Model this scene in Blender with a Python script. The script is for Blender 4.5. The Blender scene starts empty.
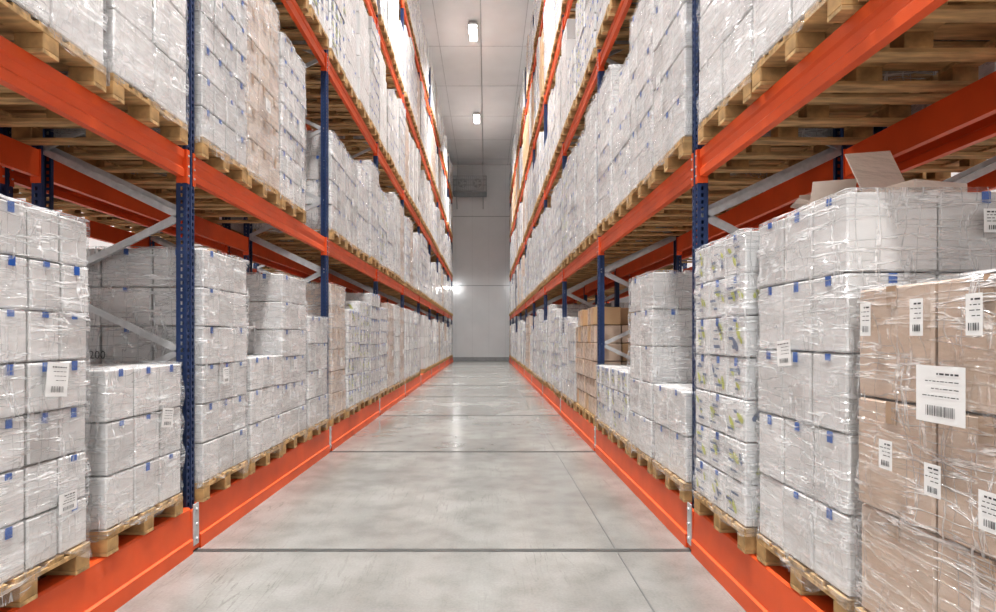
import bpy, math, random
from mathutils import Vector, Matrix, noise, Euler
import bmesh
R = random.Random(7)
scene = bpy.context.scene
COL = scene.collection

# ------------------------------------------------------------ materials
def newmat(name):
    m = bpy.data.materials.new(name); m.use_nodes = True
    nt = m.node_tree; nt.nodes.clear()
    out = nt.nodes.new('ShaderNodeOutputMaterial')
    b = nt.nodes.new('ShaderNodeBsdfPrincipled')
    nt.links.new(b.outputs[0], out.inputs[0])
    return m, nt, b, out
def N(nt, t, **kw):
    n = nt.nodes.new(t)
    for k, v in kw.items(): setattr(n, k, v)
    return n
def ramp(nt, src, stops):
    r = N(nt, 'ShaderNodeValToRGB')
    els = r.color_ramp.elements
    while len(els) < len(stops): els.new(0.5)
    for e, (p, c) in zip(els, stops):
        e.position = p; e.color = (c[0], c[1], c[2], 1)
    nt.links.new(src, r.inputs[0]); return r.outputs[0]
def objnoise(nt, scale=(1,1,1), rot=(0,0,0), nscale=5, detail=3, coord='Object', dist=0.0):
    tc = N(nt, 'ShaderNodeTexCoord'); mp = N(nt, 'ShaderNodeMapping')
    mp.inputs['Scale'].default_value = scale; mp.inputs['Rotation'].default_value = rot
    nt.links.new(tc.outputs[coord], mp.inputs[0])
    n = N(nt, 'ShaderNodeTexNoise'); n.inputs['Scale'].default_value = nscale
    n.inputs['Detail'].default_value = detail; n.inputs['Distortion'].default_value = dist
    nt.links.new(mp.outputs[0], n.inputs['Vector']); return n.outputs[0]
def math_(nt, op, a, b=None, c=None):
    n = N(nt, 'ShaderNodeMath', operation=op)
    for i, x in enumerate((a, b, c)):
        if x is None: continue
        if isinstance(x, (int, float)): n.inputs[i].default_value = x
        else: nt.links.new(x, n.inputs[i])
    return n.outputs[0]
def maprange(nt, src, a, b, c, d):
    mr = N(nt, 'ShaderNodeMapRange'); nt.links.new(src, mr.inputs[0])
    for i, v in enumerate((a, b, c, d)): mr.inputs[i+1].default_value = v
    return mr.outputs[0]
def bump(nt, b, h, s=0.3, d=0.01, sock='Normal'):
    bn = N(nt, 'ShaderNodeBump'); bn.inputs['Strength'].default_value = s
    bn.inputs['Distance'].default_value = d
    nt.links.new(h, bn.inputs['Height']); nt.links.new(bn.outputs[0], b.inputs[sock])

def simple(name, c, rough=0.5, metal=0, var=0.12, bs=0.0, scale=6, stretch=(1,1,1)):
    m, nt, b, o = newmat(name)
    n = objnoise(nt, scale=stretch, nscale=scale, detail=4)
    lo = [x*(1-var) for x in c]; hi = [min(1, x*(1+var)) for x in c]
    nt.links.new(ramp(nt, n, [(0.3, lo), (0.7, hi)]), b.inputs['Base Color'])
    b.inputs['Roughness'].default_value = rough; b.inputs['Metallic'].default_value = metal
    if bs: bump(nt, b, n, bs)
    return m
def coat(nt, b, w=0.9):
    n = objnoise(nt, scale=(2,2,9), rot=(0.5,0.3,0), nscale=3.0, detail=5)
    b.inputs['Coat Weight'].default_value = w; b.inputs['Coat Roughness'].default_value = 0.12
    bump(nt, b, n, 1.0, 0.04, 'Coat Normal')
def carton(name, lo, hi, cw=0.9):
    m, nt, b, o = newmat(name)
    g = N(nt, 'ShaderNodeNewGeometry')
    c = ramp(nt, g.outputs['Random Per Island'], [(0, lo), (1, hi)])
    nt.links.new(c, b.inputs['Base Color'])
    b.inputs['Roughness'].default_value = 0.5
    if cw: coat(nt, b, cw)
    return m
M = {}
M['orange'] = simple('orange_paint', (0.70, 0.105, 0.024), 0.42, var=0.10, scale=3)
M['blue'] = simple('blue_upright_paint', (0.026, 0.050, 0.13), 0.36, var=0.15)
M['galv'] = simple('galvanised_steel', (0.52, 0.53, 0.54), 0.4, 0.25, scale=20)
M['wood'] = simple('pallet_wood', (0.50, 0.33, 0.16), 0.75, var=0.4, bs=0.3, scale=4, stretch=(1,6,6))
M['wood2'] = simple('pallet_block_wood', (0.42, 0.265, 0.12), 0.8, var=0.4, bs=0.3, scale=9)
M['white'] = carton('white_carton', (0.60,0.592,0.585), (0.76,0.752,0.745))
M['grey'] = carton('pale_grey_carton', (0.52,0.513,0.507), (0.64,0.633,0.627))
M['beige'] = carton('beige_carton', (0.55,0.45,0.385), (0.66,0.56,0.48))
M['kraft'] = carton('light_kraft_carton', (0.53,0.40,0.31), (0.61,0.47,0.37))
M['kraftd'] = carton('dark_kraft_carton', (0.44,0.28,0.16), (0.54,0.36,0.21), 0)
M['tape'] = simple('blue_tape', (0.03,0.12,0.42), 0.35)
M['ctape'] = simple('brown_parcel_tape', (0.42,0.30,0.21), 0.3)
M['paper'] = simple('label_paper', (0.82,0.82,0.81), 0.6, var=0.04)
M['ink'] = simple('label_ink', (0.06,0.06,0.065), 0.6)
M['dark'] = simple('rail_groove_shade', (0.02,0.02,0.02), 0.6)  # flat black for the rail groove strips, painting the shade inside them
M['print'] = carton('printed_carton', (0.70,0.70,0.70), (0.78,0.78,0.78))
M['leaf'] = simple('yellow_green_print', (0.50,0.53,0.14), 0.5)
M['navy'] = simple('slate_blue_print', (0.14,0.18,0.28), 0.5)
# stretch film : thin clear sheet, white streaks along folds paint in glossy highlights
m, nt, b, o = newmat('stretch_film')
def ridge(n, w):
    return maprange(nt, math_(nt,'ABSOLUTE',math_(nt,'SUBTRACT',n,.5)), 0.0, w, 1.0, 0.0)
na = objnoise(nt, scale=(1.5,1.5,14), rot=(0.35,0.25,0), nscale=1.3, detail=3, dist=.25)
nb = objnoise(nt, scale=(10,10,1.2), rot=(0.4,-0.55,0), nscale=1.2, detail=3, dist=.3)
nc = objnoise(nt, nscale=1.9, detail=2)
nd = objnoise(nt, scale=(3,3,30), rot=(-0.2,0.3,0), nscale=1.3, detail=4)
ra = ridge(na, .04); rb = ridge(nb, .03)
st = math_(nt,'MAXIMUM', ra, math_(nt,'MULTIPLY', rb, .9))
st = math_(nt,'MAXIMUM', st, maprange(nt, nd, .58, .70, 0.0, .75))
patch = maprange(nt, nc, .38, .62, .25, 1.0)
fa = math_(nt,'MULTIPLY_ADD', math_(nt,'MULTIPLY', st, patch), .70, .09)
b.inputs['Base Color'].default_value = (0.96,0.96,0.97,1); b.inputs['Roughness'].default_value = 0.12
b.inputs['Specular IOR Level'].default_value = 1.0
hh = math_(nt,'ADD', math_(nt,'ADD', na, nb), math_(nt,'MULTIPLY', st, .25))
bump(nt, b, hh, 1.0, 0.035)
tr = N(nt, 'ShaderNodeBsdfTransparent'); tr.inputs[0].default_value = (0.985,0.985,0.985,1)
ms = N(nt, 'ShaderNodeMixShader')
nt.links.new(fa, ms.inputs[0]); nt.links.new(tr.outputs[0], ms.inputs[1])
nt.links.new(b.outputs[0], ms.inputs[2])
nt.links.new(ms.outputs[0], o.inputs[0])
M['film'] = m
def emis(name, c, s):
    m = bpy.data.materials.new(name); m.use_nodes = True
    b = m.node_tree.nodes['Principled BSDF']
    b.inputs['Base Color'].default_value = (*c, 1)
    b.inputs['Emission Color'].default_value = (*c, 1); b.inputs['Emission Strength'].default_value = s
    return m
M['lamp'] = emis('lamp_diffuser', (1,0.97,0.92), 30)

# ------------------------------------------------------------ mesh builder
class MB:
    def __init__(s): s.v=[]; s.f=[]; s.m=[]; s.sm=[]; s.names=[]
    def mi(s, n):
        if n not in s.names: s.names.append(n)
        return s.names.index(n)
    def face(s, idx, mat, sm=False):
        s.f.append(idx); s.m.append(s.mi(mat)); s.sm.append(sm)
    def box(s, c, d, mat, ch=0.0, M4=None):
        hx, hy, hz = d[0]/2, d[1]/2, d[2]/2
        base = len(s.v)
        cs = [(x,y,z) for x in (-1,1) for y in (-1,1) for z in (-1,1)]
        def P(p):
            p = Vector(p)
            if M4 is not None: p = M4 @ p
            return (p[0]+c[0], p[1]+c[1], p[2]+c[2])
        if ch <= 0:
            for q in cs: s.v.append(P((q[0]*hx,q[1]*hy,q[2]*hz)))
            for f in ((0,1,3,2),(4,6,7,5),(0,4,5,1),(2,3,7,6),(0,2,6,4),(1,5,7,3)):
                s.face([base+i for i in f], mat)
            return
        h = (hx,hy,hz)
        for q in cs:
            for a in range(3):
                s.v.append(P([q[k]*(h[k] if k==a else h[k]-ch) for k in range(3)]))
        ix = {q:i for i,q in enumerate(cs)}
        def vi(q,a): return base+3*ix[tuple(q)]+a
        for a in range(3):
            o1,o2 = (a+1)%3,(a+2)%3
            for sg in (-1,1):
                l=[]
                for p,r in ((-1,-1),(1,-1),(1,1),(-1,1)):
                    q=[0,0,0]; q[a]=sg; q[o1]=p; q[o2]=r; l.append(vi(q,a))
                if sg<0: l.reverse()
                s.face(l, mat)
        for c_ in range(3):
            a,b_=(c_+1)%3,(c_+2)%3
            for sa in (-1,1):
                for sb in (-1,1):
                    q0=[0,0,0]; q0[a]=sa; q0[b_]=sb; q1=list(q0); q0[c_]=-1; q1[c_]=1
                    l=[vi(q0,a),vi(q1,a),vi(q1,b_),vi(q0,b_)]
                    if sa*sb<0: l.reverse()
                    s.face(l, mat)
        for q in cs: s.face([vi(q,0),vi(q,1),vi(q,2)], mat)
    def bar(s, p0, p1, w, h, mat):
        p0=Vector(p0); p1=Vector(p1); d=p1-p0
        rot = d.to_track_quat('X','Z').to_matrix()
        s.box((p0+p1)/2, (d.length,w,h), mat, M4=rot)
    def prism(s, prof, y0, y1, mat, sx=1, x0=0):
        b=len(s.v); n=len(prof)
        for y in (y0,y1):
            for (x,z) in prof: s.v.append((x0+sx*x, y, z))
        for i in range(n):
            j=(i+1)%n; s.face([b+i,b+j,b+n+j,b+n+i], mat)
        s.face([b+i for i in range(n)], mat); s.face([b+n+i for i in range(n)], mat)
    def cyl(s, c, r, h, mat, axis='z', n=20, r2=None):
        if r2 is None: r2=r
        b=len(s.v)
        for k,(rr,t) in enumerate(((r,-h/2),(r2,h/2))):
            for i in range(n):
                a=2*math.pi*i/n; p=(rr*math.cos(a),rr*math.sin(a),t)
                if axis=='y': p=(p[0],p[2],p[1])
                if axis=='x': p=(p[2],p[0],p[1])
                s.v.append((c[0]+p[0],c[1]+p[1],c[2]+p[2]))
        for i in range(n):
            j=(i+1)%n; s.face([b+i,b+j,b+n+j,b+n+i], mat, True)
        s.face([b+i for i in range(n)],mat); s.face([b+n+i for i in range(n)],mat)
    def mesh(s, name, recalc=True):
        me=bpy.data.meshes.new(name); me.from_pydata(s.v,[],s.f)
        for n in s.names: me.materials.append(M[n])
        me.polygons.foreach_set('material_index', s.m)
        me.polygons.foreach_set('use_smooth', s.sm)
        me.update()
        if recalc:
            bm=bmesh.new(); bm.from_mesh(me); bmesh.ops.recalc_face_normals(bm,faces=bm.faces[:]); bm.to_mesh(me); bm.free()
        return me
def obj(name, me, parent=None, loc=(0,0,0), rz=0):
    o=bpy.data.objects.new(name, me); COL.objects.link(o); o.location=loc; o.rotation_euler=(0,0,rz)
    if parent: o.parent=parent
    return o
def empty(name, loc=(0,0,0)):
    o=bpy.data.objects.new(name,None); COL.objects.link(o); o.location=loc; return o

# ------------------------------------------------------------ dimensions
H=1.6; XL=2.22; XR=1.57; Y0=0.57; BAY=3.6; NB=10; SOFF=.035
YP=[Y0+BAY*i for i in range(NB+1)]
BASE=0.34; LEV=[BASE,2.99,5.55,8.12,10.7]; BH=0.20
FD=1.15; GAP=0.23; TOP=12.4
WALLY=38.5; CEIL=13.57; WX0=-9.0; WX1=8.4; REAR=-7

# ------------------------------------------------------------ pallet + loads
def pallet(mb, rr):
    for i,y in enumerate((-0.3275,-0.17,0,0.17,0.3275)):
        w=0.145 if i in (0,2,4) else 0.1
        mb.box((rr.uniform(-.004,.004),y,0.133),(1.2,w,0.022),'wood',0.002)
    for x in (-0.5275,0,0.5275): mb.box((x,0,0.111),(0.145,0.8,0.022),'wood',0.002)
    for x in (-0.5275,0,0.5275):
        for y in (-0.35,0,0.35): mb.box((x,y,0.061),(0.145,0.1,0.078),'wood2',0.003)
    for y in (-0.35,0,0.35): mb.box((0,y,0.011),(1.2,0.1,0.022),'wood',0.002)

def film(mb, x0,x1,y0,y1,z0,z1, seed, skirt=0.09, amp=0.016):
    off=0.013; r=0.04
    x0-=off;x1+=off;y0-=off;y1+=off
    pts=[]
    def seg(a,b,n):
        for i in range(n):
            t=i/n; pts.append((a[0]+(b[0]-a[0])*t, a[1]+(b[1]-a[1])*t))
    ny=max(4,int((y1-y0)/0.03)); nx=max(4,int((x1-x0)/0.05))
    def arc(cx,cy,a0):
        for i in range(3):
            a=a0+i*math.pi/6; pts.append((cx+r*math.cos(a),cy+r*math.sin(a)))
    seg((x0+r,y0),(x1-r,y0),nx); arc(x1-r,y0+r,-math.pi/2)
    seg((x1,y0+r),(x1,y1-r),ny); arc(x1-r,y1-r,0)
    seg((x1-r,y1),(x0+r,y1),nx); arc(x0+r,y1-r,math.pi/2)
    seg((x0,y1-r),(x0,y0+r),ny); arc(x0+r,y0+r,math.pi)
    n=len(pts); nz=int((z1-z0)/0.03)+2
    cx,cy=(x0+x1)/2,(y0+y1)/2
    rows=[]
    sv=Vector((seed*3.1,seed*1.7,0))
    for k in range(nz+3):
        row=[]
        for (px,py) in pts:
            dx,dy=px-cx,py-cy
            if k<=nz:
                z=z0+(z1+0.008-z0)*k/nz
                if k==0: z-=skirt*(0.5+0.9*noise.noise(Vector((px*5,py*5,seed))))
                q=Vector((px*4+z*3.0,py*4+z*2.2,z*9))+sv
                q2=Vector((px*11,py*11,z*3.5))+sv
                d=amp*(noise.noise(q)+0.8*noise.noise(q2))
                low=max(0,1-(z-z0)/.4)
                d+=low*.02*abs(noise.noise(Vector((px*22+z*6,py*22-z*6,z*5))+sv))
                ln=math.hypot(dx,dy); s_=1+max(-0.006,d)/ln*1.2
                row.append((cx+dx*s_,cy+dy*s_,z))
            else:
                t=(k-nz)/2
                ins=1-0.16*t
                row.append((cx+dx*ins, cy+dy*ins, z1+0.014+0.006*noise.noise(Vector((px*9,py*9,k+seed)))))
        rows.append(row)
    b=len(mb.v)
    for row in rows: mb.v.extend(row)
    for k in range(len(rows)-1):
        for i in range(n):
            j=(i+1)%n
            mb.face([b+k*n+i,b+k*n+j,b+(k+1)*n+j,b+(k+1)*n+i],'film',True)

def decal(mb, face, x, poly, mat):
    b=len(mb.v)
    for (u,v) in poly:
        if face=='f': mb.v.append((x,u,v))
        else: mb.v.append((u,x,v))
    mb.face(list(range(b,b+len(poly))),mat)
def label(mb, face, p, q, x, w=0.14, h=0.17, tilt=0.0, rr=None):
    def quad(u0,v0,u1,v1,off,mat):
        cs=[(u0,v0),(u1,v0),(u1,v1),(u0,v1)]; b=len(mb.v)
        for (u,v) in cs:
            uu=u*math.cos(tilt)-v*math.sin(tilt); vv=u*math.sin(tilt)+v*math.cos(tilt)
            if face=='f': mb.v.append((x-off,p+uu,q+vv))
            else:
                sg=1 if face=='s+' else -1
                mb.v.append((p+uu,x+sg*off,q+vv))
        mb.face([b,b+1,b+2,b+3],mat)
    quad(-w/2,-h/2,w/2,h/2,0,'paper')
    rr=rr or R
    u=-w*0.3
    while u<w*0.28:
        t=rr.choice((.0015,.0025,.004)); quad(u,-h*0.38,u+t,-h*0.20,0.0015,'ink'); u+=t+rr.choice((.003,.005))
    for k in range(4):
        v=h*(0.36-0.13*k); hh=.003 if k else .006
        e=-w*0.38; lim=w*rr.uniform(.0,.34)
        while e<lim:
            l=rr.uniform(.006,.02); quad(e,v-hh/2,min(e+l,w*.4),v+hh/2,0.0015,'ink'); e+=l+.005

def printart(mb, face, x, cu, cv, w, h, rr):
    for k in range(rr.choice((2,3))):
        u=cu+rr.uniform(-.32,.32)*w; v=cv+rr.uniform(-.25,.25)*h
        a=rr.uniform(0.3,1.3); L=rr.uniform(.03,.055); W=L*.4
        pl=[]
        for i in range(10):
            t=2*math.pi*i/10; px=L*math.cos(t); py=W*math.sin(t)*(1-.3*math.cos(t))
            pl.append((u+px*math.cos(a)-py*math.sin(a), v+px*math.sin(a)+py*math.cos(a)))
        decal(mb,face,x,pl,'leaf' if k<2 else 'navy')
    for k in range(3):
        u=cu+rr.uniform(-.3,.15)*w; v=cv+(-.3+.22*k)*h; l=rr.uniform(.15,.4)*w; t=rr.uniform(.03,.09)*h
        sk=t*.4
        decal(mb,face,x+(-.0004 if face=='f' else 0),[(u,v),(u+l,v),(u+l+sk,v+t),(u+sk,v+t)],'navy')

def load_mesh(name, blocks, labels=(), seed=0, tabs=True, wrap=True, extra=None):
    rr=random.Random(seed); mb=MB(); pallet(mb,rr)
    for bl in blocks:
        x0,x1,y0,y1,h,nx,ny,nl,mat = bl[:9]
        wr = (bl[9] if len(bl)>9 else True) and wrap
        skip = bl[10] if len(bl)>10 else 0.0
        z0=0.146
        dx=(x1-x0)/nx; dy=(y1-y0)/ny; dz=h/nl
        lean=rr.uniform(-.006,.006)
        for k in range(nl):
            jx=rr.uniform(-.007,.007); jy=rr.uniform(-.007,.007)
            for i in range(nx):
                for j in range(ny):
                    if 0<i<nx-1 and 0<j<ny-1 and k<nl-1: continue
                    if k==nl-1 and rr.random()<skip: continue
                    mt=mat if isinstance(mat,str) else rr.choice(mat)
                    cx=x0+dx*(i+.5)+jx+lean*k*.5+rr.uniform(-.004,.004); cy=y0+dy*(j+.5)+jy+rr.uniform(-.003,.003)
                    cz=z0+dz*(k+.5)
                    rz=Matrix.Rotation(rr.uniform(-.014,.014),3,'Z')
                    mb.box((cx,cy,cz),(dx-.010,dy-.010,dz-.008),mt,0.008,M4=rz)
                    if mt=='print':
                        if i==0: printart(mb,'f',cx-dx/2+.001,cy,cz,dy,dz,rr)
                        if j==0: printart(mb,'s',cy-dy/2+.001,cx,cz,dx,dz,rr)
                        if j==ny-1: printart(mb,'s',cy+dy/2-.001,cx,cz,dx,dz,rr)
                    if tabs and mt in('white','grey','print'):
                        zt=cz+dz/2-.004
                        tw=.035; th=rr.choice((.03,.045,.05))
                        if i==0 and rr.random()<.8:
                            mb.box((cx-dx/2+.0015,cy,zt-th/2),(.004,tw,th),'tape')
                        for sg,jj in ((-1,0),(1,ny-1)):
                            if j==jj and rr.random()<.7:
                                mb.box((cx,cy+sg*(dy/2-.0015),zt-th/2),(tw,.004,th),'tape')
                    if mt in('kraft','kraftd','beige') and i==0:
                        mb.box((cx-dx/2+.0015,cy,cz+dz/2-.045),(.004,.05,.085),'ctape')
        if wr: film(mb,x0,x1,y0,y1,z0,z0+h,seed+x0)
    for L in labels: label(mb,*L,rr=rr)
    if extra: extra(mb,rr)
    return mb.mesh(name)
def open_carton(mb, c, s, mat, rz=0.2, fl=.09):
    x,y,z=c; w,d,h=s; R3=Matrix.Rotation(rz,3,'Z')
    def pt(v,e,M3):
        q=R3@Vector(v); mb.box((x+q[0],y+q[1],z+q[2]),e,mat,0,M4=R3@M3)
    I=Matrix.Identity(3)
    pt((0,0,.005),(w,d,.01),I)
    for sg in (-1,1):
        pt((sg*w/2,0,h/2),(.006,d,h),I); pt((0,sg*d/2,h/2),(w,.006,h),I)
        a=0.35
        pt((sg*(w/2+math.cos(a)*fl/2),0,h+math.sin(a)*fl/2),(fl,d,.005),Matrix.Rotation(-sg*a,3,'Y'))
        a=1.1; f2=fl*1.7
        pt((0,sg*(d/2+math.cos(a)*f2/2),h+math.sin(a)*f2/2),(w,f2,.005),Matrix.Rotation(sg*a,3,'X'))

F=(-.595,.595,-.395,.395)
V={}; VN={}
FX=-.632
def add(key,*a,**k):
    V[key]=load_mesh(*a,**k)
    k2=dict(k); k2['wrap']=False
    VN[key]=load_mesh(a[0]+'_far',*a[1:],**k2)
add('A','tall_small_cartons',[(*F,1.74,4,4,7,'white')],[('f',-.13,1.05,FX,.14,.17,.1),('f',-.2,.42,FX,.12,.1,0)],1)
add('A2','tall_cartons_b',[(*F,1.80,3,3,6,['white','white','grey'])],[('f',.1,.95,FX,.10,.13,-.05)],2)
add('A3','tall_cartons_c',[(*F,1.95,4,4,8,'grey')],[('f',0.2,1.3,FX,.1,.12,0)],3)
add('N','slim_columns',[(*F,1.92,4,4,5,['white','grey'])],[('f',-.2,.8,FX,.1,.12,0)],4,tabs=False)
add('N2','plain_tall_white',[(*F,1.90,3,2,5,'white')],[('f',.2,1.2,FX,.1,.11,0)],5,tabs=False)
add('B','low_full_cartons',[(*F,.93,3,3,3,'white')],[('f',-.15,.72,FX,.13,.13,.15)],6)
add('B2','low_cartons_with_open_box',[(*F,.93,3,3,3,'white')],[],7,
   extra=lambda mb,rr: open_carton(mb,(-.2,.1,1.095),(.36,.3,.24),'white',.15))
add('LOW','low_cartons',[(*F,.70,3,2,2,'white')],[],8)
add('LOW2','low_printed_cartons',[(*F,.74,3,3,3,['white','print'])],[('f',0,.6,FX,.13,.1,0)],9)
add('MID','mid_cartons',[(*F,1.38,3,3,4,['white','grey'])],[('f',.1,.8,FX,.11,.11,0)],10)
add('MID2','mid_uneven_cartons',[(*F,1.50,3,3,5,'white',True,.4)],[],11)
add('P','printed_cartons',[(*F,1.74,3,3,7,'print')],[],12)
add('P2','printed_cartons_b',[(*F,1.55,3,4,6,['print','print','white'])],[],13)
add('K1','beige_labelled_cartons',[(*F,1.31,3,2,3,'kraft')],
   [('f',-.07,1.07,FX,.20,.19,.0),('f',.18,.82,FX,.07,.11,0),('f',-.04,.78,FX,.07,.11,0),('f',-.25,.74,FX,.07,.12,0),('f',.29,1.33,FX,.06,.13,0),('f',.03,1.33,FX,.06,.13,0),('f',-.2,1.33,FX,.06,.13,0)],14)
add('K2','kraft_open_stack',[(*F,1.55,3,3,6,['kraftd','kraft'],False,.3)],[],15)
add('K3','beige_tall',[(*F,1.88,3,3,6,'beige')],[('f',.0,.9,FX,.11,.12,0)],16)
add('K4','kraft_wrapped',[(*F,1.7,3,3,5,'kraftd')],[('f',.0,.9,FX,.11,.12,0)],17)
def r2x(mb,rr):
    x,y,z=-.16,-.18,1.888
    Q=Matrix.Rotation(.25,3,'Z')
    def part(v,e,M3,mt='beige'):
        q=Q@Vector(v); mb.box((x+q[0],y+q[1],z+q[2]),e,mt,0.001,M4=Q@M3)
    I=Matrix.Identity(3)
    part((0,0,.01),(.30,.26,.018),I)
    for sg in(-1,1):
        part((sg*.15,0,.03),(.006,.26,.06),I); part((0,sg*.13,.03),(.30,.006,.06),I)
    T=Matrix.Rotation(math.radians(72),3,'X')@Matrix.Rotation(.16,3,'Z')
    part((-.01,.16,.17),(.30,.26,.006),T,'beige')
    open_carton(mb,(-.3,.24,1.888),(.2,.2,.09),'beige',-.3,.06)
add('R2','large_white_cartons',[(*F,1.74,3,3,5,'white')],
   [('f',.05,1.18,FX,.13,.13,-.1),('s-',-.28,1.45,-.43,.1,.1,0),('s-',-.05,1.47,-.43,.1,.09,0),('s-',.0,1.75,-.43,.1,.1,0)],18,extra=r2x)
add('W','white_tall_plain',[(*F,1.72,3,2,5,['white'])],[('f',.1,1.0,FX,.1,.11,0)],19)

SL=[.0,.86,1.72,2.58]
DY={('L',0,0,2):-.11,('L',0,0,1):-.12,('L',0,0,3):-.04}
hero={
 ('L',0,0,0):'A2',('L',0,0,1):'A2',('L',0,0,2):'A',('L',0,0,3):'B',
 ('L',0,1,0):'A2',('L',0,1,1):'B2',('L',0,1,2):'A2',('L',0,1,3):'MID',
 ('L',0,2,0):'K3',('L',0,2,1):'P2',('L',0,2,2):'P',('L',0,2,3):'A3',
 ('L',1,0,0):'N',('L',1,0,1):'N2',('L',1,0,2):'N2',('L',1,0,3):'N2',
 ('L',1,1,0):'A3',('L',1,1,1):'K3',('L',1,1,2):'A',('L',1,1,3):None,
 ('L',1,2,0):'MID',('L',1,2,1):'MID',('L',1,2,2):'MID2',('L',1,2,3):'A2',
 ('R',0,0,0):'K1',('R',0,0,1):'K1',('R',0,0,2):'R2',('R',0,0,3):'P',
 ('R',0,1,0):'LOW',('R',0,1,1):'W',('R',0,1,2):'LOW2',('R',0,1,3):'LOW2',
 ('R',0,2,0):'K2',('R',0,2,1):'K2',('R',0,2,2):'MID',('R',0,2,3):'MID2',
 ('R',1,0,0):'N2',('R',1,0,1):'N',('R',1,0,2):'N2',('R',1,0,3):'N2',
 ('R',1,1,0):'MID',('R',1,1,1):'A2',('R',1,1,2):'MID2',('R',1,1,3):'A2',
}
pool=['A','A2','A3','N','N2','W','W','MID','MID2','A3','P','P2','K3','A2','N2','B']
def place(side,lev,bay,slot,key,row=0):
    s,X0=(-1,XL) if side=='L' else (1,XR)
    u=-.05+.6 if row==0 else FD+GAP-.05+.6+.05
    yc=YP[bay]+SOFF+SL[slot]+.43
    if row==0: yc+=DY.get((side,lev,bay,slot),0)
    u+= R.uniform(-.02,.02)
    near = row==0 and lev<=1 and bay<=4
    me=(V if near else VN)[key]
    o=obj('wrapped_pallet_load' if key!='K2' else 'carton_pallet_load', me, None,
        (s*(X0+u), yc+R.uniform(-.008,.008), LEV[lev]+.001), (math.pi if s<0 else 0)+R.uniform(-.006,.006))
    if row==1: o.rotation_euler[2]+=math.pi
    return o
cload=None
for side in 'LR':
    for bay in range(NB):
        for lev in range(5):
            for sl in range(4):
                k=(side,lev,bay,sl)
                if k in hero: key=hero[k]
                else:
                    key=R.choice(pool)
                    if side=='R' and lev==3 and bay>=4 and R.random()<.5: key='K4'
                    if R.random()<.03: key=None
                if key:
                    o=place(side,lev,bay,sl,key)
                    if k==('L',0,1,0): cload=o
                if lev<3:
                    kk=R.choice(pool)
                    ok=R.random()<.8
                    if lev==0 and bay<=1: ok=False
                    if ok: place(side,lev,bay,sl,kk,row=1)
cu=bpy.data.curves.new('two_hundred','FONT'); cu.body='200'; cu.size=.085; cu.align_x='CENTER'
to=bpy.data.objects.new('carton_number_print',cu); COL.objects.link(to)
to.data.materials.append(M['ink'])
to.rotation_euler=(math.pi/2,0,0); to.location=(-2.95,cload.location.y-.432,1.44)
bpy.context.view_layer.update()
to.parent=cload; to.matrix_parent_inverse=cload.matrix_world.inverted()

# ------------------------------------------------------------ racks
PW=.055
def post_mesh():
    mb=MB(); d=.075
    pitch=.05; n=int((TOP-.02)/pitch)
    ys=[-PW,-.042,-.022,.022,.042,PW]; holes={1,3}
    def strip(us, hol, f):
        for k in range(n):
            za=.02+k*pitch; zb=za+.022; zc=za+pitch
            for i in range(len(us)-1):
                if i in hol:
                    b=len(mb.v)
                    for (u,z) in ((us[i],za),(us[i+1],za),(us[i+1],zb),(us[i],zb)): mb.v.append(f(u,z))
                    mb.face([b,b+1,b+2,b+3],'blue')
        for i in range(len(us)-1):
            if i not in hol:
                b=len(mb.v)
                for (u,z) in ((us[i],.02),(us[i+1],.02),(us[i+1],.02+n*pitch),(us[i],.02+n*pitch)): mb.v.append(f(u,z))
                mb.face([b,b+1,b+2,b+3],'blue')
    strip(ys,holes,lambda u,z:(0,u,z))
    strip([0,.024,.044,d],{1},lambda u,z:(u,-PW,z))
    strip([0,.024,.044,d],{1},lambda u,z:(u,PW,z))
    mb.box((-.002,0,TOP/2),(.008,.018,TOP-.04),'blue')
    for sg in(-1,1):
        mb.box((d,sg*(PW-.012),TOP/2),(.004,.028,TOP-.04),'blue')
    return mb.mesh('upright_post',False)
PM=post_mesh()
beamprof=[(0,0),(0,.055),(.012,.07),(.012,.125),(0,.14),(0,BH),(.05,BH),(.05,0)]
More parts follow.
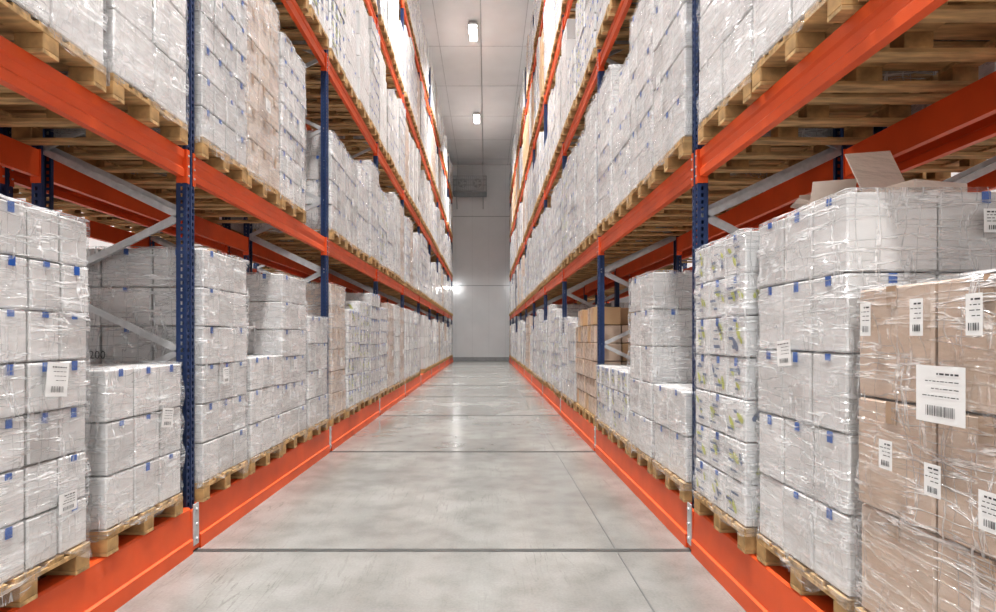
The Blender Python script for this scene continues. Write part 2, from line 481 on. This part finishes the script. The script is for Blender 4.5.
def rack(side):
    s,X0=(-1,XL) if side=='L' else (1,XR)
    root=empty('mobile_pallet_rack',(0,0,0))
    for i,y in enumerate(YP):
        for j,(u,fl) in enumerate(((0,0),(FD,1),(FD+GAP,0),(2*FD+GAP,1))):
            face = s if not fl else -s
            obj('upright',PM,root,(s*(X0+u),y,0.0),0 if face>0 else math.pi)
    mb=MB(); cn=MB()
    faces=[(0,1),(FD,-1),(FD+GAP,1),(2*FD+GAP,-1)]
    for b in range(NB):
        y0=YP[b]+PW+.002; y1=YP[b+1]-PW-.002
        for L in LEV[1:]:
            for (u,dr) in faces:
                prof=[(u+dr*(px+.012), pz+L-BH) for px,pz in beamprof]
                mb.prism(prof,y0+.004,y1-.004,'orange',s,s*X0)
                for yy,sg in ((y0,1),(y1,-1)):
                    mb.box((s*(X0+u+dr*.035),yy+sg*.003,L-BH/2-.02),(.075,.006,.25),'orange')
                    mb.box((s*(X0+u-dr*.004),yy-sg*.016,L-BH/2-.02),(.005,.034,.25),'orange')
                    for q in (-.09,-.02,.06):
                        cn.cyl((s*(X0+u-dr*.009),yy-sg*.017,L-BH/2+q),.008,.008,'galv','x',8)
    obj('beams',mb.mesh('beams'),root); obj('connector_pins',cn.mesh('pins'),root)
    mb=MB()
    ya=YP[0]-.3; yb=YP[-1]+.3
    for (u,dr) in faces:
        p=[(-.05,0.0),(-.05,.10),(-.035,.110),(-.03,BASE-.012),(-.018,BASE),(.10,BASE),(.10,0)]
        prof=[(u+dr*a,z) for a,z in p]
        for b in range(-1,NB+1):
            q0=ya if b<0 else YP[b]+PW+.003; q1=YP[b+1]-PW-.003 if b<NB else yb
            mb.prism(prof,q0,q1,'orange',s,s*X0)
        for y in YP:
            mb.box((s*(X0+u-dr*.02),y,.16),(.03,PW*2+.01,.30),'orange')
    for y in YP:
        for (ua,ub) in ((.11,FD-.11),(FD+GAP+.11,2*FD+GAP-.11)):
            mb.box((s*(X0+(ua+ub)/2),y,.18),(ub-ua,.12,.24),'orange',.004)
        mb.box((s*(X0+FD+GAP/2),y,.18),(GAP-.1,.12,.2),'orange')
    obj('base_frame',mb.mesh('base'),root)
    mb=MB()
    for y in YP:
        for (u,dr) in faces:
            mb.box((s*(X0+u-dr*.04),y,.20),(.012,.075,.31),'galv',.003)
            for z in (.09,.2,.31):
                mb.cyl((s*(X0+u-dr*.05),y,z),.014,.014,'galv','x',6)
    obj('foot_plates',mb.mesh('foot'),root)
    mb=MB()
    for y in YP:
        for u0 in (0,FD+GAP):
            a=u0+.05; c=u0+FD-.05; k=0; dz=.50
            mb.bar((s*(X0+a),y,.5),(s*(X0+c),y,.5),.03,.045,'galv')
            z=.5
            while z<TOP-.7:
                pa,pc=(a,c) if k%2==0 else (c,a)
                mb.bar((s*(X0+pa),y-.035,z),(s*(X0+pc),y-.035,z+dz),.02,.05,'galv')
                z+=dz; k+=1
            # second diagonal just under the first beam level forms the X brace
            mb.bar((s*(X0+c),y+.02,LEV[1]-.99),(s*(X0+a),y+.02,LEV[1]-.45),.02,.05,'galv')
            mb.bar((s*(X0+a),y+.02,LEV[1]-.45),(s*(X0+c),y+.02,LEV[1]+.05),.02,.05,'galv')
            mb.bar((s*(X0+a),y,TOP-.1),(s*(X0+c),y,TOP-.1),.03,.045,'galv')
    obj('bracing',mb.mesh('bracing'),root)
rack('L'); rack('R')

# ------------------------------------------------------------ room shell
m, nt, b, o = newmat('polished_concrete')
n1=objnoise(nt,nscale=.7,detail=8); n2=objnoise(nt,nscale=60,detail=3); n3=objnoise(nt,nscale=3.5,detail=6)
n4=objnoise(nt,scale=(7,.5,1),nscale=1.6,detail=6,dist=.3)
c1=ramp(nt,n1,[(0.25,(.19,.188,.178)),(0.5,(.26,.258,.245)),(0.75,(.33,.328,.312))])
c2=ramp(nt,n2,[(0.3,(.88,.88,.88)),(0.7,(1,1,1))])
sc=ridge(n4,.012); sc=math_(nt,'MULTIPLY',sc,maprange(nt,n1,.45,.65,0,1.0))
mx=N(nt,'ShaderNodeMix',data_type='RGBA',blend_type='MULTIPLY'); mx.inputs[0].default_value=1
nt.links.new(c1,mx.inputs[6]); nt.links.new(c2,mx.inputs[7])
mx3=N(nt,'ShaderNodeMix',data_type='RGBA',blend_type='MULTIPLY')
nt.links.new(math_(nt,'MULTIPLY',sc,.45),mx3.inputs[0]); nt.links.new(mx.outputs[2],mx3.inputs[6]); mx3.inputs[7].default_value=(.35,.35,.34,1)
mx4=N(nt,'ShaderNodeMix',data_type='RGBA',blend_type='MULTIPLY'); mx4.inputs[0].default_value=1
nt.links.new(mx3.outputs[2],mx4.inputs[6]); nt.links.new(ramp(nt,n3,[(0.35,(.82,.82,.81)),(0.6,(1,1,1))]),mx4.inputs[7])
nt.links.new(mx4.outputs[2],b.inputs['Base Color'])
nt.links.new(maprange(nt,n1,.3,.7,.15,.27),b.inputs['Roughness']); b.inputs['Specular IOR Level'].default_value=.8
bump(nt,b,n1,.05,.02)
M['concrete']=m
M['panel']=simple('insulated_wall_panel',(.72,.73,.74),.4,var=.03,scale=1)
M['ceil']=simple('ceiling_panel',(.80,.81,.82),.4,var=.03,scale=1)
M['seamg']=simple('panel_joint',(.34,.35,.36),.5)
M['seaml']=simple('panel_joint_light',(.58,.59,.60),.5)
M['rail']=simple('floor_rail_steel',(.13,.13,.125),.45,.3,scale=12)
M['cut']=simple('floor_sawcut_sealant',(.10,.10,.10),.7)
mb=MB(); mb.box(((WX0+WX1)/2,(REAR+WALLY)/2,-.1),(WX1-WX0,WALLY-REAR,.2),'concrete'); obj('floor',mb.mesh('floor'))
mb=MB(); mb.box(((WX0+WX1)/2,(REAR+WALLY)/2,CEIL+.1),(WX1-WX0,WALLY-REAR,.2),'ceil')
y=REAR+1
while y<WALLY:
    mb.box(((WX0+WX1)/2,y,CEIL-.004),(WX1-WX0-.02,.03,.01),'seaml'); y+=3.6
for x in (-4.3,-1.9,1.5,4.2): mb.box((x,(REAR+WALLY)/2,CEIL-.004),(.03,WALLY-REAR-.02,.009),'seaml')
obj('ceiling',mb.mesh('ceiling'))
mb=MB(); mb.box(((WX0+WX1)/2,WALLY+.1,CEIL/2),(WX1-WX0+.4,.2,CEIL),'panel')
for x in [WX0+1.15*k for k in range(1,15)]: mb.box((x,WALLY-.002,CEIL/2),(.012,.008,CEIL-.02),'seaml')
for z in (5.2,10.0): mb.box(((WX0+WX1)/2,WALLY-.004,z),(WX1-WX0-.02,.012,.04),'seamg')
obj('wall_back',mb.mesh('wall'))
mb=MB(); mb.box((WX0-.1,(REAR+WALLY)/2,CEIL/2),(.2,WALLY-REAR,CEIL),'panel'); obj('wall_left',mb.mesh('wl'))
mb=MB(); mb.box((WX1+.1,(REAR+WALLY)/2,CEIL/2),(.2,WALLY-REAR,CEIL),'panel'); obj('wall_right',mb.mesh('wr'))
mb=MB(); mb.box(((WX0+WX1)/2,WALLY-.03,.12),(WX1-WX0-.02,.05,.24),'seamg'); obj('baseboard_back',mb.mesh('bb'))
mb=MB()
for y in YP+[-3.1]:
    mb.box(((WX0+WX1)/2,y,.001),(WX1-WX0-.02,.055,.004),'rail')
    mb.box(((WX0+WX1)/2,y-.016,.003),(WX1-WX0-.02,.006,.003),'dark')
    mb.box(((WX0+WX1)/2,y+.016,.003),(WX1-WX0-.02,.006,.003),'dark')
obj('floor_rail',mb.mesh('rails'))
mb=MB(); mb.box((.98,(REAR+WALLY)/2,.0005),(.008,WALLY-REAR-.2,.003),'cut')
obj('floor_expansion_joint',mb.mesh('cuts'))

# ------------------------------------------------------------ lamps
def lamp(x,y,e,size=(1.3,.5)):
    root=empty('ceiling_lamp',(x,y,CEIL))
    mb=MB(); mb.box((0,0,-.12),(.34,1.2,.10),'galv',.01); mb.box((0,0,-.178),(.28,1.1,.015),'lamp')
    mb.box((0,0,-.035),(.05,.05,.07),'galv'); obj('housing',mb.mesh('lamp'),root)
    ld=bpy.data.lights.new('lamp_light','AREA'); ld.shape='RECTANGLE'; ld.size=size[1]; ld.size_y=size[0]; ld.energy=e
    ld.color=(1,.985,.965); ld.spread=math.radians(100)
    lo=bpy.data.objects.new('lamp_light',ld); COL.objects.link(lo); lo.parent=root; lo.location=(0,0,-.2)
for y in (-4,4.5,13,21.5,30): lamp(-.5,y,540)
for y in (4,15,26):  # unseen side-aisle lamps, added to brighten the zones behind the racks
    lamp(-6.9,y,750); lamp(6.3,y,750)
mb=MB(); mb.cyl((-.2,(REAR+WALLY)/2,CEIL-.03),.02,WALLY-REAR-.2,'galv','y',10)
obj('ceiling_conduit',mb.mesh('conduit'))
for x in (-2.05,2.1):
    root=empty('wall_lamp',(x,WALLY,5.0))
    mb=MB(); mb.box((0,-.05,0),(.3,.1,.2),'galv',.02); mb.box((0,-.12,0),(.24,.04,.14),'lamp',.015); obj('housing',mb.mesh('wlamp'),root)
    ld=bpy.data.lights.new('wall_lamp_light','POINT'); ld.energy=10; ld.shadow_soft_size=.1
    lo=bpy.data.objects.new('wall_lamp_light',ld); COL.objects.link(lo); lo.parent=root; lo.location=(0,-.4,0)

# evaporator unit on a bracketed service platform
root=empty('evaporator_cooler',(-1.1,WALLY-.74,12.0))
mb=MB(); mb.box((0,0.2,0),(1.9,.9,.9),'galv',.02)
for x in (-.5,.5):
    mb.cyl((x,-.3,0),.34,.12,'galv','y',28); mb.cyl((x,-.37,0),.30,.02,'seamg','y',28)
    for a in range(5):
        A=a*2*math.pi/5; mb.box((x+.14*math.cos(A),-.39,.14*math.sin(A)),(.24,.01,.1),'galv',M4=Matrix.Rotation(-A,3,'Y'))
    for r in range(6): mb.box((x,-.4,-.3+.12*r),(.56,.006,.008),'galv')
for x in (-.85,.85):
    for y in (-.1,.5): mb.cyl((x,y,.96),.012,1.1,'galv','z',8)
obj('cooler_body',mb.mesh('cooler'),root)
mb=MB(); mb.box((0,.025,-.62),(2.3,1.38,.06),'seamg')
for x in (-1.13,1.13):
    for y in (-.63,.63): mb.box((x,y,-.1),(.04,.04,1.05),'seamg')
for z in (-.2,.15,.4): mb.box((0,-.63,z),(2.28,.03,.035),'seamg')
for k in range(16): mb.box((-1.05+.14*k,-.63,-.1),(.015,.015,1.0),'seamg')
for x in (-.9,.9): mb.bar((x,-.6,-.64),(x,.66,-1.5),.05,.05,'seamg')
obj('service_platform',mb.mesh('platform'),root)

# ------------------------------------------------------------ world + camera
w=bpy.data.worlds.new('World'); scene.world=w; w.use_nodes=True
w.node_tree.nodes['Background'].inputs[0].default_value=(1,.995,.99,1)
w.node_tree.nodes['Background'].inputs[1].default_value=1.2
cd=bpy.data.cameras.new('camera'); cam=bpy.data.objects.new('camera',cd); COL.objects.link(cam)
cam.location=(0,0,H); cam.rotation_euler=(math.pi/2,0,0)
cd.sensor_width=36; cd.lens=36*555/996; cd.shift_x=12/996; cd.shift_y=31.5/996; cd.clip_start=.05
scene.camera=cam
scene.view_settings.view_transform='Standard'
try: scene.view_settings.look='Medium High Contrast'
except Exception as e: print('look',e)
scene.view_settings.exposure=0.12
